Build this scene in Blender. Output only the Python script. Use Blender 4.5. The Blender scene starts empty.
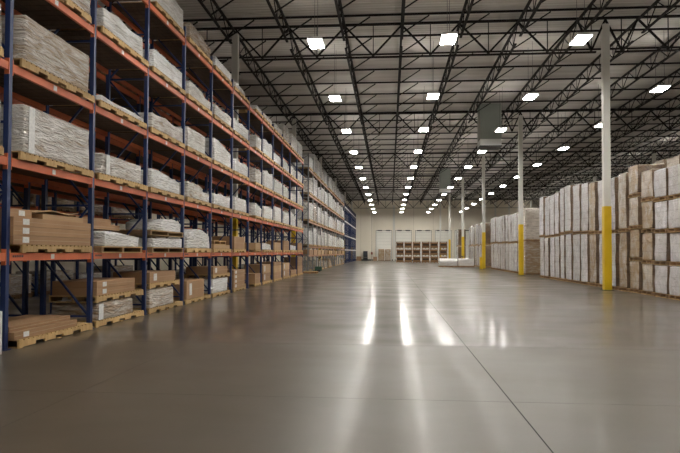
import bpy, math, random
from mathutils import Vector, noise, Matrix
random.seed(7)
sc = bpy.context.scene
C = sc.collection

# ------------------------------------------------------------------ helpers
def link(o, parent=None):
    C.objects.link(o)
    if parent is not None:
        o.parent = parent
    return o

class MB:
    def __init__(s): s.v = []; s.f = []
    def box(s, x0, x1, y0, y1, z0, z1):
        b = len(s.v)
        s.v += [(x0,y0,z0),(x1,y0,z0),(x1,y1,z0),(x0,y1,z0),(x0,y0,z1),(x1,y0,z1),(x1,y1,z1),(x0,y1,z1)]
        s.f += [tuple(b+i for i in q) for q in ((0,3,2,1),(4,5,6,7),(0,1,5,4),(1,2,6,5),(2,3,7,6),(3,0,4,7))]
        return s
    def bar(s, p, q, w, h=None):
        h = h or w
        p = Vector(p); q = Vector(q); d = (q-p).normalized()
        up = Vector((0,0,1)) if abs(d.z) < .95 else Vector((0,1,0))
        a = d.cross(up).normalized()*w/2; c = a.cross(d).normalized()*h/2
        b = len(s.v)
        for e in (p, q):
            for (i, j) in ((-1,-1),(1,-1),(1,1),(-1,1)):
                s.v.append(tuple(e+a*i+c*j))
        s.f += [tuple(b+i for i in k) for k in ((0,1,2,3),(7,6,5,4),(0,4,5,1),(1,5,6,2),(2,6,7,3),(3,7,4,0))]
        return s
    def tube(s, p, q, r, n=10):
        p = Vector(p); q = Vector(q); d = (q-p).normalized()
        up = Vector((0,0,1)) if abs(d.z) < .95 else Vector((0,1,0))
        a = d.cross(up).normalized(); c = a.cross(d).normalized()
        b = len(s.v)
        for e in (p, q):
            for i in range(n):
                t = 2*math.pi*i/n
                s.v.append(tuple(e+(a*math.cos(t)+c*math.sin(t))*r))
        for i in range(n):
            j = (i+1) % n
            s.f.append((b+i, b+n+i, b+n+j, b+j))
        s.f.append(tuple(b+i for i in range(n))); s.f.append(tuple(b+n+i for i in reversed(range(n))))
        return s
    def mesh(s, name, mat):
        m = bpy.data.meshes.new(name); m.from_pydata(s.v, [], s.f); m.update()
        if mat: m.materials.append(mat)
        return m
    def build(s, name, mat, parent=None, loc=(0,0,0), bevel=0):
        o = bpy.data.objects.new(name, s.mesh(name, mat)); o.location = loc
        link(o, parent)
        if bevel:
            b = o.modifiers.new('bevel', 'BEVEL'); b.width = bevel; b.segments = 2; b.limit_method = 'ANGLE'
        return o

def put(name, mesh, parent=None, loc=(0,0,0)):
    o = bpy.data.objects.new(name, mesh); o.location = loc
    return link(o, parent)

def tag(o, label=None, cat=None, group=None, kind=None):
    if label: o['label'] = label
    if cat: o['category'] = cat
    if group: o['group'] = group
    if kind: o['kind'] = kind
    return o

def thing(name, label, cat, loc=(0,0,0), group=None, rz=0):
    o = bpy.data.objects.new(name, None); o.location = loc; o.rotation_euler = (0,0,rz)
    o.empty_display_size = .1
    link(o); return tag(o, label, cat, group)

KIDS = {}
def copy_tree(o, loc=None, parent=None):
    c = o.copy(); C.objects.link(c)
    if parent is not None: c.parent = parent
    if loc is not None: c.location = loc
    for ch in list(o.children): copy_tree(ch, None, c)
    return c

ORD = ['first','second','third','fourth','fifth','sixth','seventh','eighth','ninth','tenth','eleventh','twelfth',
       'thirteenth','fourteenth','fifteenth','sixteenth','seventeenth','eighteenth','nineteenth','twentieth']
def nth(i):
    if i < 20: return ORD[i]
    tens = {2:'twenty',3:'thirty',4:'forty',5:'fifty'}
    n = i+1
    if n % 10 == 0: return {30:'thirtieth',40:'fortieth',50:'fiftieth'}[n]
    return tens[n//10]+'-'+ORD[n%10-1]

# ------------------------------------------------------------------ materials
def mat(name, col, rough=.5, metal=0, spec=.5, emit=None, strength=0):
    m = bpy.data.materials.new(name); m.use_nodes = True
    b = m.node_tree.nodes['Principled BSDF']
    b.inputs['Base Color'].default_value = (*col, 1); b.inputs['Roughness'].default_value = rough
    b.inputs['Metallic'].default_value = metal; b.inputs['Specular IOR Level'].default_value = spec
    if emit:
        b.inputs['Emission Color'].default_value = (*emit, 1); b.inputs['Emission Strength'].default_value = strength
    return m
def nd(m, t, **kw):
    n = m.node_tree.nodes.new(t)
    for k, v in kw.items():
        if k in n.inputs: n.inputs[k].default_value = v
        else: setattr(n, k, v)
    return n
def lk(m, a, b): m.node_tree.links.new(a, b)
def ramp(m, src, stops):
    r = nd(m, 'ShaderNodeValToRGB'); e = r.color_ramp.elements
    while len(e) < len(stops): e.new(.5)
    for i, (p, c) in enumerate(stops):
        e[i].position = p; e[i].color = (*c, 1) if len(c) == 3 else c
    lk(m, src, r.inputs[0]); return r
def noisy(name, cols, scale=4, rough=.6, stretch=(1,1,1), bump=0, spec=.4, detail=4, rand=0.0, metal=0):
    """mottled surface in the object's own coordinates; rand shifts each object a little in brightness"""
    m = mat(name, cols[0], rough, metal, spec); b = m.node_tree.nodes['Principled BSDF']
    tc = nd(m, 'ShaderNodeTexCoord'); mp = nd(m, 'ShaderNodeMapping'); mp.inputs['Scale'].default_value = stretch
    lk(m, tc.outputs['Object'], mp.inputs[0])
    oi = nd(m, 'ShaderNodeObjectInfo')
    off = nd(m, 'ShaderNodeVectorMath', operation='ADD')
    lk(m, mp.outputs[0], off.inputs[0])
    sx = nd(m, 'ShaderNodeMath', operation='MULTIPLY'); sx.inputs[1].default_value = 37.0
    lk(m, oi.outputs['Random'], sx.inputs[0]); lk(m, sx.outputs[0], off.inputs[1])
    n = nd(m, 'ShaderNodeTexNoise'); n.inputs['Scale'].default_value = scale; n.inputs['Detail'].default_value = detail
    lk(m, off.outputs[0], n.inputs['Vector'])
    r = ramp(m, n.outputs['Fac'], [(.3+.4*i/max(1,len(cols)-1), c) for i, c in enumerate(cols)])
    out = r.outputs[0]
    if rand:
        mr = nd(m, 'ShaderNodeMapRange'); mr.inputs['To Min'].default_value = 1-rand; mr.inputs['To Max'].default_value = 1+rand*.6
        lk(m, oi.outputs['Random'], mr.inputs[0])
        mx = nd(m, 'ShaderNodeMix', data_type='RGBA', blend_type='MULTIPLY'); mx.inputs[0].default_value = 1
        lk(m, out, mx.inputs[6]); lk(m, mr.outputs[0], mx.inputs[7]); out = mx.outputs[2]
    lk(m, out, b.inputs['Base Color'])
    if bump:
        bp = nd(m, 'ShaderNodeBump'); bp.inputs['Strength'].default_value = bump; bp.inputs['Distance'].default_value = .02
        lk(m, n.outputs['Fac'], bp.inputs['Height']); lk(m, bp.outputs[0], b.inputs['Normal'])
    return m

def film(name, white, tan, tan_lo, tan_hi, band=.26, rough=.10, bump=1.0, stretch=(1,.8,4.2), crinkle=2.6, patch=2.6):
    """stretch film over cartons: milky film, cartons showing through, carton seams, crinkles"""
    m = mat(name, white, rough, 0, .9); b = m.node_tree.nodes['Principled BSDF']
    tc = nd(m, 'ShaderNodeTexCoord'); oi = nd(m, 'ShaderNodeObjectInfo')
    sx = nd(m, 'ShaderNodeMath', operation='MULTIPLY'); sx.inputs[1].default_value = 53.0
    lk(m, oi.outputs['Random'], sx.inputs[0])
    off = nd(m, 'ShaderNodeVectorMath', operation='ADD'); lk(m, tc.outputs['Object'], off.inputs[0]); lk(m, sx.outputs[0], off.inputs[1])
    mp = nd(m, 'ShaderNodeMapping'); mp.inputs['Scale'].default_value = stretch; mp.inputs['Rotation'].default_value = (.14,0,0)
    lk(m, off.outputs[0], mp.inputs[0])
    big = nd(m, 'ShaderNodeTexNoise'); big.inputs['Scale'].default_value = patch; big.inputs['Detail'].default_value = 5; big.inputs['Distortion'].default_value = .8
    lk(m, mp.outputs[0], big.inputs['Vector'])
    add = nd(m, 'ShaderNodeMath', operation='ADD'); lk(m, big.outputs['Fac'], add.inputs[0])
    mr = nd(m, 'ShaderNodeMapRange'); mr.inputs['To Min'].default_value = -.16; mr.inputs['To Max'].default_value = .16
    wn = nd(m, 'ShaderNodeTexWhiteNoise', noise_dimensions='1D'); lk(m, sx.outputs[0], wn.inputs['W'])
    lk(m, wn.outputs['Value'], mr.inputs[0]); lk(m, mr.outputs[0], add.inputs[1])
    col = ramp(m, add.outputs[0], [(tan_lo-.14, tuple(min(.9, c*1.2) for c in white)), (tan_lo, white), (tan_hi, tan)])  # lightest stop paints glints into the film, over its milky overlaps
    # seams between carton layers (the cartons' own dark joints)
    sp = nd(m, 'ShaderNodeSeparateXYZ'); lk(m, tc.outputs['Object'], sp.inputs[0])
    dv = nd(m, 'ShaderNodeMath', operation='DIVIDE'); dv.inputs[1].default_value = band; lk(m, sp.outputs['Z'], dv.inputs[0])
    fr = nd(m, 'ShaderNodeMath', operation='FRACT'); lk(m, dv.outputs[0], fr.inputs[0])
    sr = ramp(m, fr.outputs[0], [(0, (.72,.70,.68)), (.07, (1,1,1)), (.93, (1,1,1)), (1, (.72,.70,.68))])
    mx = nd(m, 'ShaderNodeMix', data_type='RGBA', blend_type='MULTIPLY'); mx.inputs[0].default_value = .8
    lk(m, col.outputs[0], mx.inputs[6]); lk(m, sr.outputs[0], mx.inputs[7]); lk(m, mx.outputs[2], b.inputs['Base Color'])
    cr = nd(m, 'ShaderNodeTexNoise'); cr.inputs['Scale'].default_value = crinkle; cr.inputs['Detail'].default_value = 5; cr.inputs['Distortion'].default_value = 2.2; cr.inputs['Roughness'].default_value = .55
    lk(m, mp.outputs[0], cr.inputs['Vector'])
    bp = nd(m, 'ShaderNodeBump'); bp.inputs['Strength'].default_value = bump; bp.inputs['Distance'].default_value = .10
    lk(m, cr.outputs['Fac'], bp.inputs['Height']); lk(m, bp.outputs[0], b.inputs['Normal'])
    return m

M = {}
M['blue'] = noisy('blue_rack_paint', [(.010,.023,.088),(.013,.031,.115)], 3, .42, spec=.5)
M['orange'] = noisy('orange_beam_paint', [(.56,.135,.052),(.68,.18,.075)], 2, .5, (1,1,1), rand=.12)
M['grey_steel'] = noisy('galvanised_steel', [(.26,.27,.28),(.36,.36,.36)], 3, .45, metal=.3)
M['tan_beam'] = noisy('faded_orange_paint', [(.40,.19,.10),(.48,.25,.14)], 2, .5)
M['pale_beam'] = mat('pale_grey_paint', (.5,.5,.52), .45)
M['deck'] = noisy('brown_deck_boards', [(.055,.032,.018),(.095,.058,.032)], 3, .8, (4,.6,1), rand=.25)
M['pallet'] = noisy('pallet_pine', [(.46,.29,.12),(.60,.41,.19)], 3, .75, (1.2,6,1.2), rand=.22)
M['pallet_dark'] = noisy('weathered_and_shaded_pallet', [(.22,.13,.065),(.34,.21,.11)], 3, .8, (1.2,6,1.2), rand=.2)
M['carton'] = noisy('cardboard', [(.32,.185,.095),(.39,.235,.125)], 1.6, .7, (1,1,1), rand=.22)
M['carton_top'] = noisy('pale_cardboard', [(.42,.27,.14),(.50,.33,.18)], 1.6, .7, rand=.15)
M['tape'] = mat('packing_tape', (.42,.28,.15), .3)
M['paper'] = noisy('label_paper', [(.78,.77,.74),(.6,.6,.6)], 22, .6)
M['print'] = mat('grey_print', (.22,.22,.24), .6)
M['film'] = film('stretch_film', (.76,.73,.69), (.48,.38,.28), .48, .76)
M['film_tan'] = film('stretch_film_over_cartons', (.60,.54,.47), (.36,.245,.15), .38, .68)
M['film_bright'] = film('white_stretch_film', (.84,.835,.82), (.66,.62,.56), .5, .85)
M['film_lilac'] = film('greyish_stretch_film', (.64,.62,.63), (.50,.46,.44), .42, .8, band=.31, stretch=(1.2,1.2,1.0), bump=.6, crinkle=4.5)
M['film_kraft'] = film('stretch_film_on_kraft', (.57,.50,.42), (.40,.285,.165), .36, .64, band=.33, stretch=(1.2,1.2,1.0), bump=.6, crinkle=4.5)
M['film_end_shade'] = film('shaded_film_over_carton_ends', (.15,.095,.055), (.09,.055,.03), .4, .7, band=.33, stretch=(1.2,1.2,1.0), bump=.5, crinkle=4.5)  # brown carton ends, darkened to paint in the shade between stacks
M['white_paint'] = mat('white_column_paint', (.70,.69,.64), .45)
M['yellow'] = noisy('yellow_safety_paint', [(.72,.47,.012),(.80,.54,.02)], 2, .4)
M['roof_steel'] = mat('dark_roof_steel', (.011,.0085,.007), .7, 0, .2)
M['wall'] = noisy('cream_wall_paint', [(.80,.745,.63),(.85,.79,.67)], .25, .75)
M['door'] = noisy('white_door_paint', [(.80,.79,.72),(.84,.83,.77)], .5, .5)
M['dark'] = mat('dark_grey_metal', (.035,.037,.04), .5)
M['black'] = mat('black_rubber', (.012,.012,.013), .6)
M['green'] = mat('dark_green_paint', (.02,.075,.04), .4)
M['red'] = mat('red_valve_paint', (.25,.05,.03), .5)
M['duct'] = noisy('grey_green_duct', [(.27,.30,.27),(.31,.34,.305)], .8, .5)
M['duct_lit'] = mat('lit_duct_paint', (.85,.87,.85), .4)
M['housing'] = mat('white_lamp_housing', (.75,.75,.75), .4)
M['lamp'] = mat('lit_lamp_diffuser', (.9,.9,.9), .5, emit=(1,.965,.90), strength=40)
M['lamp_up_added'] = mat('added_uplight_glow', (.9,.9,.9), .5, emit=(1,.955,.885), strength=9)
M['wire'] = mat('hanger_wire', (.05,.05,.05), .5)
M['crate'] = noisy('crate_wood', [(.19,.10,.042),(.30,.165,.075)], 2, .8, (1,1,5), rand=.25)
M['crate_shade'] = mat('crate_inside_shade', (.06,.035,.02), .9)

# floor: polished concrete
def floor_mat():
    m = mat('polished_concrete', (.2,.17,.14), .2, 0, .5); b = m.node_tree.nodes['Principled BSDF']
    tc = nd(m, 'ShaderNodeTexCoord')
    n = nd(m, 'ShaderNodeTexNoise'); n.inputs['Scale'].default_value = .35; n.inputs['Detail'].default_value = 7; n.inputs['Roughness'].default_value = .6
    lk(m, tc.outputs['Object'], n.inputs['Vector'])
    r = ramp(m, n.outputs['Fac'], [(.3, (.068,.056,.040)), (.7, (.104,.086,.064))])
    lk(m, r.outputs[0], b.inputs['Base Color'])
    mp = nd(m, 'ShaderNodeMapping'); mp.inputs['Scale'].default_value = (.6, .9, 1); lk(m, tc.outputs['Object'], mp.inputs[0])
    n2 = nd(m, 'ShaderNodeTexNoise'); n2.inputs['Scale'].default_value = .8; n2.inputs['Detail'].default_value = 5
    lk(m, mp.outputs[0], n2.inputs['Vector'])
    mr = nd(m, 'ShaderNodeMapRange'); mr.inputs['From Min'].default_value = .3; mr.inputs['From Max'].default_value = .7
    mr.inputs['To Min'].default_value = .31; mr.inputs['To Max'].default_value = .37
    lk(m, n2.outputs['Fac'], mr.inputs[0]); lk(m, mr.outputs[0], b.inputs['Roughness'])
    # slabs past the pour joint keep more of their clear sealer than the worn near slab
    sp = nd(m, 'ShaderNodeSeparateXYZ'); lk(m, tc.outputs['Object'], sp.inputs[0])
    st = nd(m, 'ShaderNodeMapRange'); st.inputs['From Min'].default_value = 10.2; st.inputs['From Max'].default_value = 10.9
    st.inputs['To Min'].default_value = .12; st.inputs['To Max'].default_value = 1
    lk(m, sp.outputs['Y'], st.inputs[0])
    mc = nd(m, 'ShaderNodeMapRange'); mc.inputs['From Min'].default_value = .3; mc.inputs['From Max'].default_value = .7
    mc.inputs['To Min'].default_value = .36; mc.inputs['To Max'].default_value = .72
    lk(m, n2.outputs['Fac'], mc.inputs[0])
    ml = nd(m, 'ShaderNodeMath', operation='MULTIPLY'); lk(m, mc.outputs[0], ml.inputs[0]); lk(m, st.outputs[0], ml.inputs[1])
    lk(m, ml.outputs[0], b.inputs['Coat Weight']); b.inputs['Coat Roughness'].default_value = .125; b.inputs['Coat IOR'].default_value = 1.4
    return m
M['floor'] = floor_mat()
def deck_mat():
    m = mat('white_roof_deck', (.62,.59,.55), .6); b = m.node_tree.nodes['Principled BSDF']
    tc = nd(m, 'ShaderNodeTexCoord')
    w = nd(m, 'ShaderNodeTexWave', bands_direction='Y'); w.inputs['Scale'].default_value = 1.2
    lk(m, tc.outputs['Object'], w.inputs['Vector'])
    bp = nd(m, 'ShaderNodeBump'); bp.inputs['Strength'].default_value = .6; bp.inputs['Distance'].default_value = .06
    lk(m, w.outputs['Fac'], bp.inputs['Height']); lk(m, bp.outputs[0], b.inputs['Normal'])
    mp = nd(m, 'ShaderNodeMapping'); mp.inputs['Scale'].default_value = (.12, 1.1, 1); lk(m, tc.outputs['Object'], mp.inputs[0])
    n = nd(m, 'ShaderNodeTexNoise'); n.inputs['Scale'].default_value = 1.5; n.inputs['Detail'].default_value = 4
    lk(m, mp.outputs[0], n.inputs['Vector'])
    r = ramp(m, n.outputs['Fac'], [(.3, (.50,.47,.43)), (.72, (.70,.67,.63))]); lk(m, r.outputs[0], b.inputs['Base Color'])
    return m
M['roofdeck'] = deck_mat()

# ------------------------------------------------------------------ room shell
XL, XR, YF, YB = -19.0, 48.0, -9.0, 113.3
SLOPE = .0065
def dz(y): return -SLOPE*(y-24)
def struct(o): o['kind'] = 'structure'; return o
struct(MB().box(XL, XR, YF, YB, -.2, 0).build('floor', M['floor']))
bm = MB(); bm.v = [(XL,YF,11.92+dz(YF)),(XR,YF,11.92+dz(YF)),(XR,YB,11.92+dz(YB)),(XL,YB,11.92+dz(YB)),
                   (XL,YF,12.2+dz(YF)),(XR,YF,12.2+dz(YF)),(XR,YB,12.2+dz(YB)),(XL,YB,12.2+dz(YB))]
bm.f = [(0,3,2,1),(4,5,6,7),(0,1,5,4),(1,2,6,5),(2,3,7,6),(3,0,4,7)]
struct(bm.build('ceiling', M['roofdeck']))
struct(MB().box(XL-.3, XL, YF, YB, -.2, 12.6).build('wall_left', M['wall']))
struct(MB().box(XR, XR+.3, YF, YB, -.2, 12.6).build('wall_right', M['wall']))
struct(MB().box(XL, XR, YB, YB+.3, -.2, 12.6).build('wall_back', M['wall']))
struct(MB().box(XL, XR, YF-.3, YF, -.2, 12.6).build('wall_front', M['wall']))
struct(MB().box(XL+6, XR-1, YB-.05, YB-.002, 0, .25).build('baseboard_back', M['dark']))
# control joints sawn in the slab
jm = mat('joint_filler', (.02,.018,.016), .7, 0, .1)
struct(MB().box(1.30, 1.311, YF, YB, .0004, .0016).build('trim_1', jm))
jf = mat('faint_joint', (.07,.06,.048), .35, 0, .4)
for i, y in enumerate((6.6, 10.4, 17.4, 33.5, 49.7, 65.8, 82)):
    struct(MB().box(-5.5, 45, y-.006, y+.006, .0004, .0012).build('trim_%d' % (i+2), jf))
struct(MB().box(-3.508, -3.496, YF, YB, .0004, .0012).build('trim_18', jf))
struct(MB().box(6.1, 6.112, YF, YB, .0004, .0012).build('trim_19', jf))

# dock doors in the back wall
for i, xc in enumerate((-1.05, 2.65, 6.35, 10.0, 13.65, 17.3, 20.95)):
    d = struct(MB().box(xc-1.45, xc+1.45, YB-.10, YB-.03, 0, 5.6).build('door_%d' % (i+1), M['door']))
    t = MB()
    for z in (.6, 1.2, 1.8, 2.4, 3.0, 3.6, 4.2, 4.8, 5.3): t.box(xc-1.42, xc+1.42, YB-.108, YB-.099, z-.008, z+.008)
    t.build('door_panel_joints', mat('door_groove', (.36,.35,.32), .6), d)
    f = MB().box(xc-1.53, xc-1.45, YB-.16, YB-.03, 0, 5.7).box(xc+1.45, xc+1.53, YB-.16, YB-.03, 0, 5.7)
    f.build('door_track', mat('track_steel', (.30,.29,.27), .5), d)
    s = MB().tube((xc-1.53, YB-.2, 5.68), (xc+1.53, YB-.2, 5.68), .03)
    s.tube((xc-1.2, YB-.2, 5.68), (xc-.35, YB-.2, 5.68), .10).tube((xc+.35, YB-.2, 5.68), (xc+1.2, YB-.2, 5.68), .10)
    s.build('spring_shaft', M['dark'], d)
struct(MB().box(.62, 1.02, YB-.3, YB-.002, 0, 10.4).build('trim_10', M['white_paint']))
for i, xw in enumerate((-8.9, -5.4, 4.5, 8.17, 11.83)):
    struct(MB().box(xw-.015, xw+.015, YB-.012, YB-.001, 0, 10.6).build('trim_%d' % (11+i), mat('panel_joint', (.40,.36,.29), .7)))

# ------------------------------------------------------------------ roof steel
GY = [9.7+16.9*k for k in range(-1, 7)]
CX = [-7.0, 9.3, 25.6, 41.9]
JX = [.53+2.53*k for k in range(-7, 18)]
def truss_parts(L, H, n, wc, wb, axis):
    """chords and zigzag web along axis, origin at one end at the top"""
    P = (lambda t, z: (t, 0, z)) if axis == 'x' else (lambda t, z: (0, t, z))
    top = MB(); bot = MB(); web = MB()
    top.bar(P(0,-wc/2), P(L,-wc/2), wc*1.5, wc); bot.bar(P(.4,-H+wc*.35), P(L-.4,-H+wc*.35), wc*1.5, wc*.7)
    st = L/n
    for i in range(n):
        a = i*st
        web.bar(P(a,-wc), P(a+st/2,-H+wc), wb).bar(P(a+st/2,-H+wc), P(a+st,-wc), wb)
        web.bar(P(a+st/2,-wc), P(a+st/2,-H+wc), wb*.6)
    return top, bot, web
# girders across the building on every column line
span = 16.3
gt, gb, gw = truss_parts(span, 1.55, 6, .085, .075, 'x')
# web nodes meet the joists, so draw them at the joists instead of evenly
def girder_meshes(x0):
    web = MB(); nodes = [x for x in JX if x0-.01 <= x <= x0+span+.01]
    pts = [x0]+nodes+[x0+span]
    for a, b in zip(pts[:-1], pts[1:]):
        m_ = (a+b)/2
        if b-a < .4: continue
        web.bar((a-x0,0,-.1), (m_-x0,0,-1.45), .075).bar((m_-x0,0,-1.45), (b-x0,0,-.1), .075)
        web.bar((m_-x0,0,-.1), (m_-x0,0,-1.45), .035)
    return web
gtm, gbm = gt.mesh('top_chord', M['roof_steel']), gb.mesh('bottom_chord', M['roof_steel'])
XS = [CX[0]-span]+CX[:-1]
XSN = ['left of the rack columns', 'over the main aisle', 'right of the white aisle columns', 'along the far right']
gweb = {}
for si, x0 in enumerate(XS):
    gweb[si] = girder_meshes(x0).mesh('web', M['roof_steel'])
for gi, y in enumerate(GY):
    if y > YB: continue
    for si, x0 in enumerate(XS):
        t = thing('roof_girder', 'dark steel girder truss %s, %s column line' % (XSN[si], nth(gi)), 'roof truss',
                  (x0, y, 11.83+dz(y)), 'girder trusses on the column lines')
        put('top_chord', gtm, t); put('bottom_chord', gbm, t); put('web', gweb[si], t)
# joists along the building
jl = 16.9
jt, jb, jw = truss_parts(jl-.16, .80, 9, .07, .035, 'y')
jtm, jbm, jwm = jt.mesh('top_chord', M['roof_steel']), jb.mesh('bottom_chord', M['roof_steel']), jw.mesh('web', M['roof_steel'])
ja = MB()
for q in (jt, jb, jw):
    b0 = len(ja.v); ja.v += q.v; ja.f += [tuple(i+b0 for i in f) for f in q.f]
jam = ja.mesh('roof_joist', M['roof_steel'])
for gi, y in enumerate(GY[:-1]):
    for k, x in enumerate(JX):
        if x < -14 and gi > 3: continue
        lab = 'open-web steel roof joist, %s line from the left wall, %s column bay from the front' % (nth(k), nth(gi))
        loc = (x, y+.08, 11.7+dz(y+.08)-.002)
        if 1 <= gi <= 2 and -8 < x < 26:
            t = thing('roof_joist', lab, 'roof joist', loc, 'open-web roof joists')
            put('top_chord', jtm, t); put('bottom_chord', jbm, t); put('web', jwm, t)
        else:
            t = put('roof_joist', jam, None, loc); tag(t, lab, 'roof joist', 'open-web roof joists')
        t.rotation_euler = (-math.atan(SLOPE), 0, 0)
# purlins across, with a knee brace up from every joist
pm = MB().box(XL+.05, XR-.05, -.03, .03, .05, .13).mesh('roof_purlin', M['roof_steel'])
br = MB()
for x in JX[1:]:
    br.bar((x, .0, -.72), (x+1.15, .0, .02), .05)
brm = br.mesh('bracing', M['roof_steel'])
ob = MB().bar((0,0,-.72),(1.15,0,.02),.05).mesh('knee_brace', M['roof_steel'])
y = 10.05; k = 0
PY = []
y = 25.6-2.52*12
while y < YB-.5:
    PY.append(y); y += 2.52
for k, y in enumerate(PY):
    o = put('roof_purlin', pm, None, (0, y, 11.715+dz(y))); tag(o, 'thin dark roof purlin with slanted braces, %s from the front wall' % nth(k), 'purlin', 'roof purlins')
    if 20 < y < 90:
        for x in JX[1:]:
            if -13 < x < 36: put('knee_brace', ob, o, (x, 0, 0))

# ------------------------------------------------------------------ columns
cprot = None
def column(x, y, lab):
    t = thing('steel_column', lab, 'column', (x, y, 0), 'white building columns')
    h = 11.5+dz(y); g = 3.6 if y < 100 else 2.6
    MB().box(-.14,.14,-.14,.14,.02,h).build('shaft', M['white_paint'], t, bevel=.012)
    MB().box(-.152,.152,-.152,.152,.02,g).build('yellow_guard', M['yellow'], t, bevel=.012)
    MB().box(-.22,.22,-.22,.22,0,.02).build('base_plate', M['dark'], t)
    return t
for ci, x in enumerate(CX):
    k = 0
    for y in GY:
        if y > YB-1 or y < 5: continue
        if x < 10 and y < 20: continue
        if x > 20 and y < 40: continue
        nm = ['standing inside the blue pallet rack line', 'beside the front row of wrapped stacks', 'in the second column row behind the wrapped stacks', 'in the third column row near the right wall'][ci]
        column(x, y, 'white steel column with yellow base %s, %s back' % (nm, nth(k))); k += 1

column(19.4, 112.2, 'slim white wall column rising behind the wrapped stacks, left of the pair')
column(21.9, 112.2, 'slim white wall column rising behind the wrapped stacks, right of the pair')
# ------------------------------------------------------------------ ceiling lights
lh = MB().box(-.275,.275,-.52,.52,.0,.09).mesh('housing', M['housing'])
ld = MB().box(-.25,.25,-.49,.49,-.012,-.001).mesh('diffuser', M['lamp'])
lu = MB().box(-.2,.2,-.45,.45,.0901,.094).mesh('added_uplight', M['lamp_up_added'])  # glowing strip added on top to brighten the roof deck
def hang_mesh(h): return MB().tube((0,0,0.09), (0,0,h), .008, 5).mesh('hanger', M['wire'])
hm = hang_mesh(2.6)
LR = [(-10.7, 21.9, 'over the aisle behind the racks'), (-2.72, 21.9, 'in the row left of the aisle centre'), (2.12, 21.8, 'in the row right of the aisle centre'),
      (6.9, 22.2, 'in the row left of the white columns'), (12.6, 29.0, 'in the row above the wrapped stacks'), (25.0, 39.7, 'in the added row far right'), (37.0, 39.7, 'in the row by the right wall')]  # far right row is added, unseen, to light the stacks there
for x, y0, nm in LR:
    ys = []
    y = y0
    while y-7.8 > -7: y -= 7.8
    if x > 20: y = y0
    if x == 12.6: y = 29.0-7.8*3
    while y < 110: ys.append(y); y += 7.8 if x > -5 else 15.6
    for k, y in enumerate(ys):
        t = thing('ceiling_light', 'lit hanging light %s, %s from the front' % (nm, nth(k)), 'ceiling light', (x, y, 9.3+dz(y)), 'hanging warehouse lights')
        put('housing', lh, t); put('diffuser', ld, t); put('added_uplight', lu, t)
        for s in (-.45, .45): put('hanger', hm, t, (0, s, 0))

# hanging air ducts
def duct(x, y, w, zb, lab):
    t = thing('air_duct', lab, 'duct', (x, y, zb))
    MB().box(-w/2,w/2,-w/2,w/2,.5,11.912+dz(y)-zb).build('drop', M['duct'], t)
    MB().box(-w/2,w/2,-w/2,w/2,.06,.5).build('lit_lower_end', M['duct_lit'], t)  # lower end coloured pale to stand in for lamplight falling on it
    MB().box(-w/2-.03,w/2+.03,-w/2-.03,w/2+.03,0,.06).build('bottom_rim', M['dark'], t)
duct(6.9, 42.2, 1.42, 8.85, 'large grey-green square air duct hanging nearest, bottom painted as lamp-lit')
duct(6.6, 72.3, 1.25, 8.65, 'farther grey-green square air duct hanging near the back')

# ------------------------------------------------------------------ pallets
PC = {}
def pallet_mesh(L, D, mk='pallet', nb=3):
    """L along y (the face), D along x; front is x = 0, back x = -D"""
    key = (round(L,2), round(D,2), mk, nb)
    if key not in PC:
        m = MB()
        if nb >= 4:      # notched stringers run along the face, deck boards across
            n = int(L/.135)
            for i in range(n): m.box(-D, 0, L*i/n, L*i/n+L/n*.76, .118, .14)
            g = L/nb
            for x in (-.004, -D/2+.02, -D+.044):
                m.box(x-.04, x, .004, L-.004, .066, .118)
                e = [0]+[v for j in range(1, nb) for v in (g*j-.14, g*j+.14)]+[L]
                for j in range(0, len(e), 2): m.box(x-.04, x, e[j]+.004, e[j+1]-.004, .014, .066)
            for y in (0, L/2-.05, L-.1): m.box(-D, 0, y, y+.1, 0, .014)
        else:
            n = max(5, int(D/.16))
            for i in range(n):
                x = -D*i/n
                m.box(x-D/n*.72, x, 0, L, .118, .14)
            nd0 = len(m.f)
            for j in range(nb):
                y = j*(L-.10)/(nb-1)
                m.box(-D, -.012, y, y+.10, .02, .118)
            nd1 = len(m.f)
            for x in (0, -D/2+.05, -D+.1): m.box(x-.1, x, 0.003, L-.003, 0, .02)
        PC[key] = m.mesh('pallet', M[mk])
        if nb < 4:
            PC[key].materials.append(M['pallet_dark'])  # darker stringers paint in the shade of the fork openings
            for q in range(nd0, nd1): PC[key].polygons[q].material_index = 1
    return PC[key]
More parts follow.
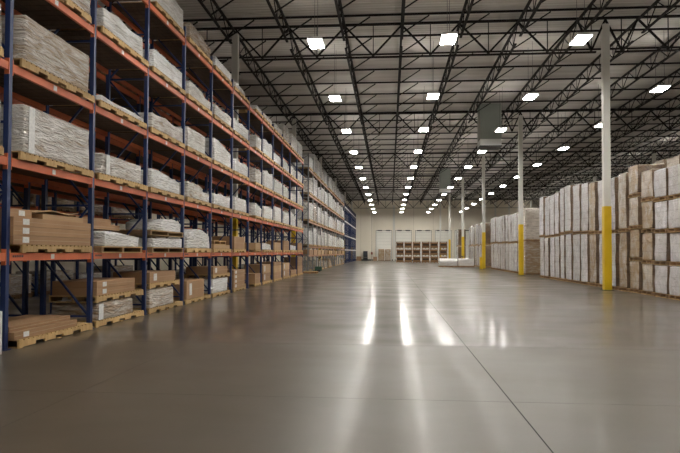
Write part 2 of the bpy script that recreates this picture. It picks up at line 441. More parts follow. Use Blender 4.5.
# loads: lattice boxes pushed about by noise so film bulges, sags and rounds at the corners
def wrap_mesh(L, D, H, seed, shape='flat', amp=.022, mk='film', cell=.22, end_mk=None):
    def ax(n):
        n_ = max(2, int(round(n/cell))); e = min(.04, n*.12)
        return [0, e]+[e+(n-2*e)*i/n_ for i in range(1, n_)]+[n-e, n]
    X, Y, Z = ax(D), ax(L), ax(H)
    idx = {}; v = []; f = []
    rs = random.Random(seed); s3 = Vector((rs.random()*50, rs.random()*50, rs.random()*50))
    drop = rs.uniform(.18,.38)
    def vert(i, j, k):
        if (i,j,k) in idx: return idx[(i,j,k)]
        x, y, z = X[i], Y[j], Z[k]
        p = Vector((x, y, z))
        e = noise.noise_vector(p*1.5+s3)*amp*1.3 + noise.noise_vector(p*3.2+s3)*amp*.5
        nx = (-1 if i == 0 else 1 if i == len(X)-1 else 0); ny = (-1 if j == 0 else 1 if j == len(Y)-1 else 0); nz = (1 if k == len(Z)-1 else 0)
        edge = abs(nx)+abs(ny)+abs(nz)
        u = y/L
        zz = z
        if shape == 'slope': zz = z*(1-drop*max(0, (u-.25)/.75)*1.0)
        elif shape == 'step': zz = z*(1 if u < .62 else 1-drop)
        elif shape == 'dome': zz = z*(1-.35*(2*abs(u-.5))**2.2)
        elif shape == 'sag': zz = z*(1-.14*abs(math.sin(u*math.pi*1.6+seed)))
        if edge >= 2: x -= nx*.014; y -= ny*.014; zz -= nz*.014
        if k == 0: e = Vector((e.x, e.y, 0))
        if x+e.x > D+.03: e.x = 0
        q = (-D+x+e.x, y+e.y, max(0, zz-abs(e.z) if k == len(Z)-1 else zz+e.z*.5))
        idx[(i,j,k)] = len(v); v.append(q); return idx[(i,j,k)]
    a, b, c = len(X)-1, len(Y)-1, len(Z)-1
    for j in range(b):
        for k in range(c):
            f.append((vert(0,j,k), vert(0,j,k+1), vert(0,j+1,k+1), vert(0,j+1,k)))
            f.append((vert(a,j,k), vert(a,j+1,k), vert(a,j+1,k+1), vert(a,j,k+1)))
    for i in range(a):
        for k in range(c):
            f.append((vert(i,0,k), vert(i+1,0,k), vert(i+1,0,k+1), vert(i,0,k+1)))
            f.append((vert(i,b,k), vert(i,b,k+1), vert(i+1,b,k+1), vert(i+1,b,k)))
        for j in range(b):
            f.append((vert(i,j,c), vert(i+1,j,c), vert(i+1,j+1,c), vert(i,j+1,c)))
            f.append((vert(i,j,0), vert(i,j+1,0), vert(i+1,j+1,0), vert(i+1,j,0)))
    m = bpy.data.meshes.new('wrapped_cartons'); m.from_pydata(v, [], f); m.update(); m.materials.append(M[mk])
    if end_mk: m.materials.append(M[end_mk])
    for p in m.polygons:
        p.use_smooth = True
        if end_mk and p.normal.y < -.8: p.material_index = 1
    return m
SEED = [0]
def wrapped(name, lab, x, y0, y1, z, h, D=1.05, mk='film', shape='flat', pmk='pallet', nb=4, group=None, plen=None, label_at=None, inset=.02, cell=.22, amp=.022, cat='pallet load', end_mk=None):
    """film-wrapped goods with their pallet: they move together, so one thing with two parts. x is the front face."""
    SEED[0] += 1
    p0, p1 = plen or (y0, y1)
    t = thing(name, lab, cat, (x, p0, z), group)
    put('pallet', pallet_mesh(p1-p0, D, pmk, nb), t)
    put('wrapped_cartons', wrap_mesh(y1-y0-2*inset, D-2*inset, h, SEED[0], shape, amp, mk, cell, end_mk), t, (-inset, y0-p0+inset, .141))
    if label_at:
        for (u, w, zz, hh) in label_at:
            q = MB().box(0, .004, 0, w, 0, hh).build('paper_label', M['paper'], t, (.004, y0-p0+u, .141+zz))
    return t
def bare_pallet(lab, x, y0, y1, z, D=1.05, mk='pallet', nb=4, group=None):
    t = put('pallet', pallet_mesh(y1-y0, D, mk, nb), None, (x, y0, z)); return tag(t, lab, 'pallet', group)
BC = {}
def carton(lab, x, y0, y1, z, h, D=1.0, labels=0, mk='carton', tape=True, group=None, rz=0):
    L = y1-y0
    o = MB().box(-D, 0, 0, L, 0, h).build('carton', M[mk], None, (x, y0, z), bevel=.006)
    tag(o, lab, 'carton', group); o.rotation_euler = (0,0,rz)
    if tape:
        MB().box(-.001, .0015, .02, L-.02, h*.5-.004, h*.5+.004).build('flap_seam', M['tape'], o)
    if labels:
        w = min(.22, h*1.2)
        MB().box(0, .003, .25, .25+w, h*.2, h*.85).build('paper_label', M['paper'], o)
    if labels > 1:
        MB().box(-.5, -.25, -.003, 0, h*.2, h*.85).build('paper_label', M['paper'], o)
    return o

# ------------------------------------------------------------------ pallet racks
def rack(name, lab, x, y0, n, pitch, levels, top, mk_post, mk_beam, colY=(), depth=1.1, deck=True, post=.088, beamh=.13, extra_brace=False, marks=True):
    """x is the aisle face of the posts; the run goes away from the camera"""
    t = thing(name, lab, 'pallet rack', (x, y0, 0))
    fr = MB()
    fm = MB()
    for px in (-post, -depth): fm.box(px, px+post, -post/2, post/2, .012, top)
    posts = MB().box(-post, 0, -post/2, post/2, .012, top).mesh('post', M[mk_post])
    brace = MB()
    z = .25; s = 0
    xs = (-post*.9, -depth+post*.9)
    while z < top-.3:
        zn = min(z+1.15, top-.15)
        brace.bar((xs[0],0,z), (xs[1],0,z), .04)
        a, b = (xs if s % 2 == 0 else xs[::-1])
        brace.bar((a,0,z+.03), (b,0,zn-.03), .04)
        z = zn; s += 1
    brace.bar((xs[0],0,z), (xs[1],0,z), .04)
    brm = brace.mesh('bracing', M[mk_post])
    foot = MB().box(-post-.03, .03, -post/2-.04, post/2+.04, 0, .012).mesh('foot_plate', M[mk_post])
    for i in range(n+1):
        f = put('upright_frame', brm, t, (0, i*pitch, 0))
        put('post', posts, f); put('post', posts, f, (-depth+post, 0, 0))
        put('foot_plate', foot, f); put('foot_plate', foot, f, (-depth+post, 0, 0))
    bl = pitch-post
    bmf = MB().box(-.062, -.004, 0, bl, -beamh/2, beamh/2).box(-.075, .006, 0, .014, -.13, .13).box(-.075, .006, bl-.014, bl, -.13, .13).mesh('front_beam', M[mk_beam])
    bmr = MB().box(.004, .062, 0, bl, -beamh/2, beamh/2).mesh('rear_beam', M[mk_beam])
    lb = MB().box(0, .003, -.055, .055, -.045, .045).mesh('location_label', M['paper'])
    mk = MB()
    for j in range(6): mk.box(0, .0015, .09+j*.05, .09+j*.05+.035, -.018, .018)
    mkm = mk.mesh('maker_stamp', M['dark'])
    nbd = 11
    for i in range(n):
        for z in levels:
            b = put('front_beam', bmf, t, (0, i*pitch+post/2, z))
            if marks:
                put('location_label', lb, b, (-.0035, bl*.47, 0))
                if abs(z-levels[0]) < .01: put('maker_stamp', mkm, b, (-.0035, 0, .01))
            put('rear_beam', bmr, t, (-depth, i*pitch+post/2, z))
            if deck:
                d = MB()
                for q in range(nbd):
                    yy = .02+q*(bl-.04)/nbd
                    ya = y0+i*pitch+post/2+yy
                    if any(ya-.2 < c+.17 and ya+(bl-.04)/nbd+.02 > c-.17 for c in colY): continue
                    d.box(-depth+.064, -.064, yy, yy+(bl-.04)/nbd-.025, beamh/2-.024, beamh/2)
                put('shelf_deck', d.mesh('shelf_deck', M['deck']), t, (0, i*pitch+post/2, z))
    return t
P = 2.77; A0 = 9.23-P                      # first upright is beside the camera
LV = [1.5, 3.05, 4.6, 6.2, 7.95]
ZT = [0.0]+[z+.066 for z in LV]
colY = [26.6, 43.5, 60.4, 77.3, 94.2]
XA = -6.15
rack('pallet_rack', 'blue and orange pallet rack lining the left side of the aisle', XA, A0, 13, P, LV, 8.4, 'blue', 'orange', colY)
XB = -7.55
rack('pallet_rack', 'blue and orange pallet rack standing behind the front rack run', XB, A0, 13, P, LV, 8.4, 'blue', 'orange', marks=False)
XC = -12.4
rack('pallet_rack', 'blue and orange pallet rack deep across the hidden left aisle', XC, A0, 13, P, LV, 8.4, 'blue', 'orange', marks=False)

LN = ['on the floor', 'on the first beam level', 'on the second beam level', 'on the third beam level', 'on the fourth beam level', 'on the top beam level']
def where(lv, bay): return '%s, %s bay of the blue rack' % (LN[lv], nth(bay))
def by(b): return A0+b*P      # bay b counted from 0 = bay beside the camera
XF = XA+.06
G1 = 'wrapped loads in the blue front rack'
def W(b, lv, a, e, h, mk='film', shape='flat', desc='white film-wrapped load', p=None, nb=4, z=None, D=1.06, lab=None, xo=0):
    y0 = by(b); pl = (y0+p[0], y0+p[1]) if p else None
    return wrapped('wrapped_pallet_load', (desc+' '+(lab or where(lv, b))), XF+xo, y0+a, y0+e, ZT[lv] if z is None else z, h, D, mk, shape, nb=nb, group=G1, plen=pl)
# --- bay 0 (beside the left edge)
W(0, 2, .15, 2.55, .75, desc='tall film-wrapped load'); W(0, 3, .15, 2.5, .72, desc='pale film-wrapped load'); W(0, 1, .2, 2.5, .5, 'film_tan', desc='tan film-wrapped load')
W(0, 4, .2, 2.4, .55); W(0, 5, .2, 2.4, .6)
# --- bay 1 : the nearest whole bay
b = 1; y0 = by(b)
def edge_strip(t, y, h, w=.17):
    MB().box(0,.006,0,w,0,h).build('edge_board', M['paper'], t, (.006, y, .15))
bare_pallet('long pine pallet on the floor at nearest blue upright, under flat cartons', XF+.05, y0+.18, y0+2.62, 0)
carton('lower flat brown carton on the nearest floor pallet', XF+.02, y0+.08, y0+2.05, .141, .13, 1.0, 1)
carton('upper flat brown carton on the nearest floor pallet', XF-.08, y0+.1, y0+1.98, .272, .085, .9, 0)
z = ZT[1]
bare_pallet('pale pine pallet on first beam level, nearest whole bay, under long cartons', XF, y0+.3, y0+2.66, z)
for k in range(3):
    carton('long brown carton with white label, %s layer, nearest bay first beam level' % ['bottom','middle','third'][k], XF-.01, y0+.06, y0+2.6, z+.141+k*.152, .15, 1.0, 1)
zz = z+.141+3*.152
carton('pale brown carton with crushed flaps on the nearest labelled carton stack', XF-.05, y0+.95, y0+2.4, zz, .10, .85, 0, 'carton_top', rz=math.radians(.8))
fl = MB(); fl.v = [(-.9,0,0),(0,0,0),(.04,.5,.06),(.02,1.0,.02),(-.02,1.5,.07),(-.88,1.5,.05),(-.9,.8,.1),(-.9,0,.012),(0,0,.012),(.04,.5,.072),(.02,1.0,.032),(-.02,1.5,.082),(-.88,1.5,.062),(-.9,.8,.112)]
fl.f = [(6,5,4,3),(6,3,2),(6,2,1,0),(10,11,12,13),(9,10,13),(7,8,9,13)]+[(i,(i+1)%7,(i+1)%7+7,i+7) for i in range(7)]
o = fl.build('cardboard_sheet', M['carton_top'], None, (XF-.06, y0+.72, zz+.102)); tag(o, 'loose bent cardboard sheet lying on the nearest labelled carton stack', 'cardboard')
carton('short brown carton with white label, left end of nearest carton stack', XF-.1, y0+.08, y0+.7, zz, .14, .85, 1)
l_ = W(1, 2, .28, 2.55, .82, 'film', desc='long pale-ended film-wrapped load', p=(.2,2.68), nb=4)
W(1, 3, .28, 2.5, .79, 'film', 'flat', 'crinkled long film-wrapped load', p=(.2,2.68))
edge_strip(l_, .2, .78)
W(1, 4, .3, 2.5, .62, 'film')
W(1, 5, .3, 2.5, .7, 'film_bright')
# --- bay 2
y0 = by(2)
edge_strip(W(2, 0, .14, 1.98, .36, 'film_tan', 'flat', 'low film-wrapped carton load', p=(.1,2.55), nb=4), .08, .33, .2)
bare_pallet('pine pallet on low wrapped load, floor of third bay', XF, y0+.1, y0+2.5, .52)
for k in range(2): carton('long brown carton with white end label, %s of the pair in third floor bay' % ['lower','upper'][k], XF-.02, y0+.14, y0+2.02, .661+k*.152, .15, .98, 1)
z = ZT[1]
W(2, 1, .42, 2.3, .34, 'film_bright', 'slope', 'low draped white film-wrapped load', p=(.3,2.4), nb=3)
carton('long plain brown carton behind draped white load, lower of pair', XF-.45, y0+.1, y0+2.1, z+.53, .12, .6, 0)
carton('long plain brown carton behind draped white load, upper of pair', XF-.48, y0+.1, y0+1.7, z+.651, .13, .55, 0)
edge_strip(W(2, 2, .3, 2.35, .46, 'film', 'flat', p=(.14,2.7)), .28, .42)
W(2, 3, .2, 2.5, .13, 'film_bright', 'sag', 'thin white sheet pile wrapped', p=(.15,2.6))
W(2, 4, .28, 2.4, .52, 'film_bright', 'sag', p=(.2,2.68))
W(2, 5, .3, 2.4, .4, 'film_tan', 'step', 'mixed film-wrapped load')
# --- bay 3
y0 = by(3)
W(3, 0, .15, 1.9, .48, 'film_tan', 'flat', 'film-wrapped tan carton load', p=(.1,2.6), nb=4)
bare_pallet('pine pallet on wrapped tan cartons, floor of fourth bay', XF, y0+.12, y0+2.3, .64)
carton('long brown carton on upper pallet, floor of fourth bay', XF-.02, y0+.15, y0+2.0, .781, .28, .98, 1)
z = ZT[1]
W(3, 1, .35, 2.5, .28, 'film_bright', 'sag', 'low white wrapped lower load', p=(.25,2.6), nb=3)
W(3, 1, .9, 2.45, .36, 'film_bright', 'dome', 'rounded white wrapped load stacked upon another', p=(.15,2.6), nb=3, z=z+.45, lab='on first beam level, fourth bay')
W(3, 2, .2, 2.3, .50, 'film_bright', 'slope', p=(.12,2.6))
W(3, 3, .2, 2.5, .46, 'film', 'sag', p=(.12,2.65))
W(3, 4, .3, 2.5, .5, 'film_bright', 'flat', p=(.2,2.65))
W(3, 5, .35, 2.5, .72, 'film_bright', 'sag', 'tall white film-wrapped load')
# --- bay 4
y0 = by(4)
bare_pallet('pine pallet on the floor of fifth bay under big brown carton', XF, y0+.12, y0+2.6, 0)
carton('big plain brown carton on pallet, floor of fifth bay', XF-.02, y0+.2, y0+1.9, .141, .56, 1.0, 1)
W(4, 1, .2, 2.5, .62, 'film_bright', 'dome', 'rounded white film-wrapped load', p=(.15,2.6), nb=4)
W(4, 2, .25, 2.4, .5, 'film', 'step', p=(.15,2.6))
W(4, 3, .2, 1.95, .62, 'film', 'flat', 'tall square film-wrapped load', p=(.12,2.6))
W(4, 4, .25, 2.5, .45, 'film', 'step', p=(.15,2.6))
W(4, 5, .25, 2.4, .5, 'film_tan', 'step', p=(.2,2.6))
# --- bay 5
y0 = by(5)
W(5, 0, .15, 2.1, .5, 'film_bright', 'flat', 'white film-wrapped lower load', p=(.1,2.4), nb=4)
bare_pallet('pine pallet stacked on white wrapped load, floor of sixth bay', XF, y0+.1, y0+2.3, .66)
carton('brown carton with white label high on stack, floor of sixth bay', XF-.02, y0+.15, y0+2.0, .801, .26, .98, 1)
z = ZT[1]
bare_pallet('lower pine pallet on first beam level, sixth bay', XF, y0+.15, y0+2.5, z)
carton('flat pale carton between two pallets, first beam level, sixth bay', XF-.02, y0+.2, y0+2.3, z+.141, .14, 1.0, 0, 'carton_top')
bare_pallet('short upper pallet on flat pale carton, first beam level, sixth bay', XF, y0+.2, y0+1.7, z+.283, nb=3)
W(5, 2, .2, 2.3, .46, 'film_bright', 'sag', p=(.12,2.55))
W(5, 3, .2, 2.4, .8, 'film_bright', 'slope', 'tall bright film-wrapped load', p=(.12,2.6))
W(5, 4, .2, 2.4, .42, 'film', 'sag', p=(.12,2.6))
W(5, 5, .2, 2.4, .34, 'film_bright', 'flat', 'low white film-wrapped load')
# --- bay 6 (a building column stands at its far end)
y0 = by(6)
bare_pallet('pine pallet on the floor of seventh bay under four cartons', XF, y0+.12, y0+2.1, 0)
for k in range(4): carton('brown carton, %s of four stacked on seventh bay floor' % ['lowest','second','third','topmost'][k], XF-.02, y0+.15, y0+1.95, .141+k*.182, .18, .95 if k else .95, 1)
bare_pallet('pine pallet on first beam level, seventh bay, under brown carton', XF, y0+.12, y0+2.1, ZT[1])
carton('single square brown carton on first beam level, seventh bay', XF-.02, y0+.2, y0+1.9, ZT[1]+.141, .5, .9, 0)
# --- bays 7..12 by rule
rr = random.Random(31)
for b in range(6, 13):
    cap = 2.5; st0 = 1.0 if b == 7 else 0   # a building column stands in the eighth bay
    for lv in range(2, 6):
        if lv == 5 and b in (6, 7, 8): h = .25
        else: h = rr.choice([.5,.6,.7,.8,.9]) if b > 6 else rr.choice([.55,.7])
        if lv == 5 and b >= 10: h = .9
        if lv == 5 and b == 9: h = .4
        if lv == 2: h = min(h, .85)
        e = min(cap, rr.uniform(1.7, 2.5))
        W(b, lv, st0+rr.uniform(.12,.3), max(e, st0+1.4) if st0 else e, h, rr.choice(['film_bright','film','film_bright']), rr.choice(['flat','sag','flat','slope']), ('tall' if h > .65 else 'low')+' white film-wrapped load', p=(st0+.1, 2.62))
    if b == 6: continue
    y0 = by(b)
    bare_pallet('pine pallet on the floor of %s bay under brown cartons' % nth(b), XF, y0+st0+.12, y0+min(cap,2.4), 0, nb=4)
    z = .141
    for k, h in enumerate({7:[.45], 8:[.4,.42], 9:[.35,.35,.2], 10:[.4,.4], 11:[.3], 12:[.5,.6]}[b]):
        carton('brown carton, %s in the stack on %s bay floor' % (['lowest','second','third'][k], nth(b)), XF-.02, y0+st0+.16, y0+min(cap-.1, 2.3 if b != 8 else 1.9), z, h, .95, 1 if b in (8,10) else 0, rr.choice(['carton','carton_top','carton'])); z += h+.002
    z = ZT[1]
    bare_pallet('pine pallet on the first beam level of %s bay' % nth(b), XF, y0+st0+.12, y0+min(cap,2.4), z, nb=4)
    if b in (8, 11):
        tag(put('bag_pile', wrap_mesh(1.9, .9, .34, 900+b, 'slope', .04, 'film_bright'), None, (XF-.04, y0+.2, z+.141)), 'slumped white film bundle on first beam level, %s bay' % nth(b), 'bundle')
    else:
        carton('pale brown carton on first beam level, %s bay' % nth(b), XF-.02, y0+st0+.2, y0+min(cap-.1,2.1)+st0*.2, z+.141, {7:.3,9:.4,10:.55,12:.5}[b], .95, 0, 'carton_top' if b % 2 else 'carton')
# --- rear rack run and the run across the hidden aisle: what shows through the bays
rb = random.Random(5)
for b in range(0, 9):
    for lv in range(0, 5):
        if rb.random() < (.45 if lv in (0,1) else .25): continue
        h = rb.uniform(.35,.75); y0 = by(b)
        if b in (1,) and lv < 2: continue
        wrapped('wrapped_pallet_load', '%s wrapped load in the rear rack, %s, %s bay' % ('dim tan' if lv < 2 else 'dim white', LN[lv][3:] if lv else 'floor', nth(b)), XB+.04, y0+.2, y0+rb.uniform(1.9,2.5), ZT[lv], h, 1.05,
                'film_tan' if rb.random() < .5 else 'film', rb.choice(['flat','sag','slope']), 'pallet_dark', 4, 'wrapped loads in the rear rack', cell=.4)
for b in range(0, 8):
    for lv in range(0, 4):
        if rb.random() < .12: continue
        h = rb.uniform(.4,.8); y0 = by(b)
        wrapped('wrapped_pallet_load', 'wrapped load glimpsed deep in the third rack, %s, %s bay' % (LN[lv][3:] if lv else 'floor', nth(b)), XC+.04, y0+.2, y0+2.4, ZT[lv], h, 1.05,
                rb.choice(['film','film_tan']), 'flat', 'pallet_dark', 4, 'wrapped loads in the third rack', cell=.4)

# --- second run: galvanised rack beyond the cross aisle
S0 = 45.45; LV2 = [1.3, 1.98, 3.92, 5.98, 7.92]; ZT2 = [0]+[z+.066 for z in LV2]
rack('pallet_rack', 'galvanised grey pallet rack with faded orange beams beyond the blue rack', XA, S0, 13, P, LV2, 9.2, 'grey_steel', 'tan_beam', colY, marks=False)
r2 = random.Random(12)
LN2 = ['floor', 'lowest beam', 'second beam', 'third beam', 'fourth beam', 'top beam']
for b in range(13):
    y0 = S0+b*P
    hasc = next((c for c in colY if y0 < c < y0+P), None)
    for lv in range(6):
        a, e = .2, r2.uniform(2.0, 2.5)
        if hasc:
            if hasc-y0 > 1.4: e = hasc-y0-.3
            else: a = hasc-y0+.3; e = 2.6
        where2 = '%s level, %s bay of grey rack' % (LN2[lv], nth(b))
        if lv == 1:
            carton('brown carton filling the '+where2, XF-.02, y0+a, y0+e, ZT2[1]+.001, r2.uniform(.36,.46), .95, 0, r2.choice(['carton','carton_top']), tape=False, group='brown cartons in the grey rack')
        elif lv == 0:
            if b in (0, 1, 7): continue
            e0 = min(e, a+r2.uniform(1.0,1.8))
            wrapped('wrapped_pallet_load', 'tan wrapped load on the '+where2, XF, y0+a, y0+e0, 0, r2.uniform(.5,.95), 1.05, r2.choice(['film_tan','film_kraft']), 'flat', group='loads in the grey rack', cell=.4)
        else:
            h = r2.uniform(.95,1.5)
            if lv == 2: h = r2.uniform(.9,1.4)
            if lv == 5: h = r2.uniform(.8,1.5)
            wrapped('wrapped_pallet_load', 'tall white wrapped load on the '+where2, XF, y0+a, y0+e, ZT2[lv], h, 1.05, r2.choice(['film_bright','film','film_bright']), r2.choice(['flat','sag','flat']), group='loads in the grey rack', cell=.4)
# --- third run: empty blue rack by the back wall
rack('pallet_rack', 'empty blue pallet rack with pale beams nearest the back wall', XA, 82.3, 10, P, [1.9,3.9,5.9,7.9], 8.6, 'blue', 'pale_beam', deck=False, marks=False, post=.13)

# ------------------------------------------------------------------ wrapped stacks on the right
XRt = 9.82
def tower(y0, w, tiers, z_top, mk, lab, x=XRt, D=1.15, pmk='pallet', cell=.25, shape='flat', grp='wrapped stacks right of the aisle', ends='film_end_shade'):
    """tiers of equal height, each a pallet load of its own"""
    hh = z_top/tiers; y0 += .82; tn = {1:[''], 2:['lower','upper'], 4:['bottom','second','third','top']}[tiers]
    rs = random.Random(int(y0*10)+int(x*3))
    for k in range(tiers):
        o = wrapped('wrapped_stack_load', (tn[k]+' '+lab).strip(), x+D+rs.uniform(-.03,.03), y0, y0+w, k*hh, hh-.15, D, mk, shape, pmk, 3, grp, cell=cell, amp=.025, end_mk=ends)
front = [  # y of near edge, width, tiers, top, material
 (18.7,1.17,4,4.62,'film_lilac'),(20.2,1.12,4,4.66,'film_lilac'),(21.38,1.12,4,4.68,'film_lilac'),(22.6,1.08,4,4.8,'film_kraft'),(23.82,1.05,4,5.16,'film_kraft'),
 (25.0,.98,2,5.0,'film_kraft'),(26.25,.95,2,4.95,'film_lilac'),(27.3,1.15,2,5.0,'film_lilac'),(28.75,1.05,2,5.05,'film_kraft'),(29.9,1.18,2,5.15,'film_lilac'),(31.2,1.25,2,5.2,'film_lilac'),
 (32.7,1.2,2,5.35,'film_lilac'),(33.95,.85,2,5.3,'film_lilac'),(35.0,.95,2,5.15,'film_lilac'),(36.1,1.1,2,5.12,'film_lilac'),(37.3,1.1,2,5.1,'film_lilac'),(38.45,1.1,2,5.22,'film_lilac')]
for i, (y, w, n, top, mk) in enumerate(front):
    tower(y+.04, w-.09, n, top, mk, '%s load in the %s stack of the near right row' % ('kraft-tinted wrapped' if mk == 'film_kraft' else 'greyish wrapped', nth(i)), cell=.2 if i < 8 else .3)
for i in range(8):   # second row back
    y = 19.6+i*1.22
    br = 2 <= i <= 6
    tower(y, 1.12, 2, (5.42 if br else 4.9)+.05*math.sin(i*2.1), 'film_tan' if br else 'film_lilac', '%s load behind the near right row, %s stack' % ('brown carton' if br else 'greyish wrapped', nth(i)), x=XRt+1.3, cell=.5)
# block two, beyond the gap
for i in range(11):
    y = 45.5+i*1.2
    mk = 'film_lilac'
    tower(y, 1.12, 2, 4.65+.05*math.sin(i*1.7)+i*.03, mk, 'greyish wrapped load in the %s stack beyond the second white column' % nth(i), cell=.4, grp='wrapped stacks beyond the second column')
for j in range(4):
    tower(43.75, 1.15, 2, 4.85+.08*(j % 2), 'film_tan', 'brown carton load facing the gap by the second column, %s row inward' % nth(j), x=XRt+.03+j*1.25, cell=.5, ends=None, grp='brown stacks facing the gap')
# block three, beyond the third column
for i in range(9):
    y = 63.5+i*1.3
    tower(y, 1.12, 2, 4.75+.12*math.sin(i*2.3), 'film_lilac' if i != 4 else 'film_tan', 'greyish wrapped load in the %s stack beyond the third white column' % nth(i), cell=.5, grp='wrapped stacks beyond the third column')
for i in range(2):
    tower(87.5+i*1.4, 1.2, 2, 5.0-.1*i, 'film_lilac', 'tall wrapped load in the %s stack near the dock doors' % nth(i), x=9.9, cell=.5, grp='wrapped stacks near the dock doors')
# low white bundles lying in the aisle
for i, (xa, w) in enumerate(((5.3,1.98),(7.33,1.75))):
    t = thing('wrapped_bundle', 'low long white wrapped bundle, %s of two lying before the third column' % ['left','right'][i], 'pallet load', (xa+.1, 66.0, 0), 'low white bundles in the aisle')
    MB().box(0, w, 0, 1.2, .1, .14).box(0,w,0,.1,0,.1).box(0,w,.55,.65,0,.1).box(0,w,1.1,1.2,0,.1).build('pallet', M['pallet_dark'], t)
    put('wrapped_cartons', wrap_mesh(1.16, w-.10, .84, 700+i, 'dome' if i == 0 else 'sag', .06, 'film_bright'), t, (w-.05, .02, .141))
# yellow bollard beside the third column
t = thing('bollard', 'short yellow steel bollard beside the third white column', 'bollard', (8.85, 59.0, 0))
MB().tube((0,0,.02), (0,0,1.15), .16, 16).build('post', M['yellow'], t); MB().box(-.22,.22,-.22,.22,0,.02).build('base_plate', M['dark'], t)

# ------------------------------------------------------------------ things by the back wall
cr = None
def crate(x, y, z, lab, diag=False):
    t = thing('wooden_crate', lab, 'crate', (x, y, z), 'wooden crates before the dock doors')
    w, d, h = 1.1, 1.1, 1.08
    MB().box(-w/2+.05,w/2-.05,.05,d-.05,.14,.9).build('lining', M['crate_shade'], t)  # dark solid, no real lining: painted shade behind the side boards
    MB().box(-w/2,w/2,0,d,.10,.14).box(-w/2,-w/2+.1,0,d,0,.1).box(-.05,.05,0,d,0,.1).box(w/2-.1,w/2,0,d,0,.1).build('skid', M['crate'], t)
    s = MB()
    for (za, zb) in ((.16,.43),(.70,.92)):
        s.box(-w/2,w/2,-.002,.025,za,zb).box(-w/2,w/2,d-.025,d+.002,za,zb).box(-w/2-.002,-w/2+.025,.03,d-.03,za,zb).box(w/2-.025,w/2+.002,.03,d-.03,za,zb)
    if diag: s.bar((-w/2+.05,-.02,.2), (w/2-.05,-.02,.85), .09, .03).bar((w/2-.05,-.02,.2), (-w/2+.05,-.02,.85), .09, .03)
    s.build('side_boards', M['crate'], t)
    for (px, py) in ((-w/2+.026,.03),(w/2-.106,.03),(-w/2+.026,d-.11),(w/2-.106,d-.11)):
        MB().box(px, px+.08, py, py+.08, .14, .98).build('corner_post', M['crate'], t)
    MB().box(-w/2,w/2,0,d,1.0,1.04).build('lid', M['pallet'] if random.random() < .3 else M['crate'], t)
rk = random.Random(3)
for c in range(6):
    for k in range(3):
        crate((1.61,2.84,4.11,5.44,6.70,8.08)[c]+rk.uniform(-.03,.03), 91.0+rk.uniform(-.1,.1), k*1.085, 'slatted brown wooden crate, %s tier, %s stack from the left before dock doors' % (['bottom','middle','top'][k], nth(c)), rk.random() < .35)
for i in range(2):
    t = wrapped('wrapped_pallet_load', '%s beige wrapped pallet standing before the leftmost dock door' % ['left','right'][i], -.95+i*1.2, 111.2, 112.3, 0, 2.05, 1.12, 'film_kraft', 'flat', 'pallet', 3, 'beige pallets before the leftmost dock door', cell=.4)
carton('small brown carton on the floor left of beige wrapped pallets', -2.3, 111.6, 112.3, 0, .75, .7, 0)
t = thing('wall_cabinet', 'dark grey two-part cabinet standing against the cream back wall', 'cabinet', (-4.5, 112.6, 0))
MB().box(-.42,.42,0,.6,.04,.62).build('lower_body', M['dark'], t, bevel=.01); MB().box(-.40,.40,.02,.6,.66,1.78).build('upper_body', M['dark'], t, bevel=.01)
MB().box(-.30,.30,.0,.02,.9,1.6).build('door_panel', mat('slate_panel', (.06,.07,.08), .3), t)
t = thing('riser_pipe', 'thin sprinkler riser pipe with red valve on the back wall', 'pipe', (-3.3, 113.0, 0))
MB().tube((0,0,0), (0,0,10.3), .05).build('pipe', mat('pipe_grey', (.38,.33,.26), .5), t)
MB().tube((0,-.02,1.15), (0,-.02,1.6), .16).build('valve', M['red'], t)
carton('reddish-brown carton on the floor at the far end of blue rack', -5.2, 110.8, 111.8, 0, .8, .9, 0)

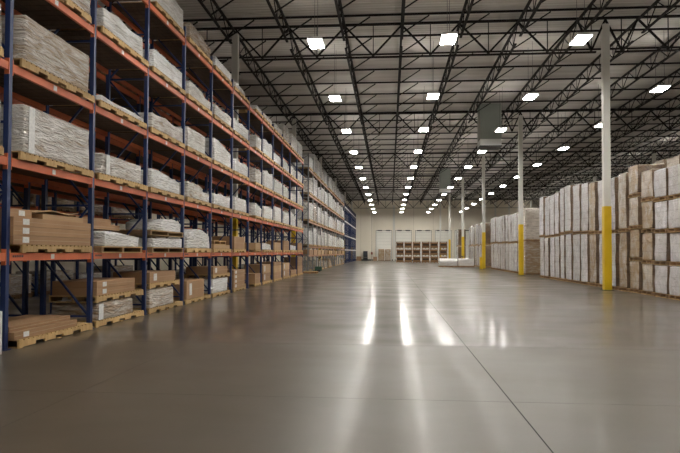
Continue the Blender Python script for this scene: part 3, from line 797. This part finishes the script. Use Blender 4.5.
# ------------------------------------------------------------------ small floor things
def jack(x, y, mk, lab, rz):
    t = thing('pallet_jack', lab, 'pallet jack', (x, y, 0), rz=rz)
    for s in (-.2, .2): MB().box(s-.08, s+.08, .2, 1.3, .05, .11).build('fork', M[mk], t); 
    for s in (-.2, .2): MB().tube((s-.05,1.2,.05),(s+.05,1.2,.05),.05).build('roller', M['black'], t)
    MB().box(-.28,.28,0,.22,.08,.42).build('pump_body', M[mk], t, bevel=.02)
    MB().tube((-.12,.02,.09),(.12,.02,.09),.09,14).build('steer_wheel', M['black'], t)
    MB().tube((0,.05,.4),(0,-.22,1.15),.03).tube((-.16,-.22,1.18),(.16,-.22,1.18),.025).tube((-.16,-.22,1.18),(0,-.2,1.02),.02).tube((.16,-.22,1.18),(0,-.2,1.02),.02).build('handle', M['black'], t)
jack(-5.75, 48.6, 'green', 'dark green pallet jack parked at the near end of grey rack', .3)
jack(8.2, 69.5, 'black', 'black pallet jack standing behind the low white bundles', .4)
bare_pallet('bare pine pallet lying on the floor of the cross aisle', -5.35, 44.0, 45.2, 0, 1.1, 'pallet', 3)
t = thing('box', 'white printed box on the floor against the nearest blue upright', 'box', (-5.97, 8.5, 0))
MB().box(-.42,.0,0,.36,0,.67).build('body', M['paper'], t, bevel=.008)
p = MB()
for i, (za, w) in enumerate(((.58,.2),(.50,.26),(.30,.16),(.16,.24))): p.box(-.36, -.36+w, -.002, 0, za, za+.03)
p.build('printed_lines', M['print'], t)

# ------------------------------------------------------------------ camera, world, view
w = bpy.data.worlds.new('World'); sc.world = w; w.use_nodes = True
w.node_tree.nodes['Background'].inputs[0].default_value = (.5,.5,.5,1); w.node_tree.nodes['Background'].inputs[1].default_value = .05
cd = bpy.data.cameras.new('camera'); cam = bpy.data.objects.new('camera', cd); C.objects.link(cam); sc.camera = cam
F = 600.0
cd.sensor_width = 36; cd.lens = F/680*36; cd.shift_y = 10/680; cd.clip_end = 400
yaw = math.atan(49.5/F); pitch = math.atan(15.5/F); roll = -.0035
cam.matrix_world = Matrix.Translation((0,0,1.6)) @ Matrix.Rotation(yaw,4,'Z') @ Matrix.Rotation(math.pi/2+pitch,4,'X') @ Matrix.Rotation(-roll,4,'Z')
sc.view_settings.view_transform = 'Standard'; sc.view_settings.look = 'None'; sc.view_settings.exposure = 1.42; sc.view_settings.gamma = 1
sc.view_settings.use_curve_mapping = False
sc.cycles.max_bounces = 10; sc.cycles.diffuse_bounces = 5; sc.cycles.sample_clamp_indirect = 6
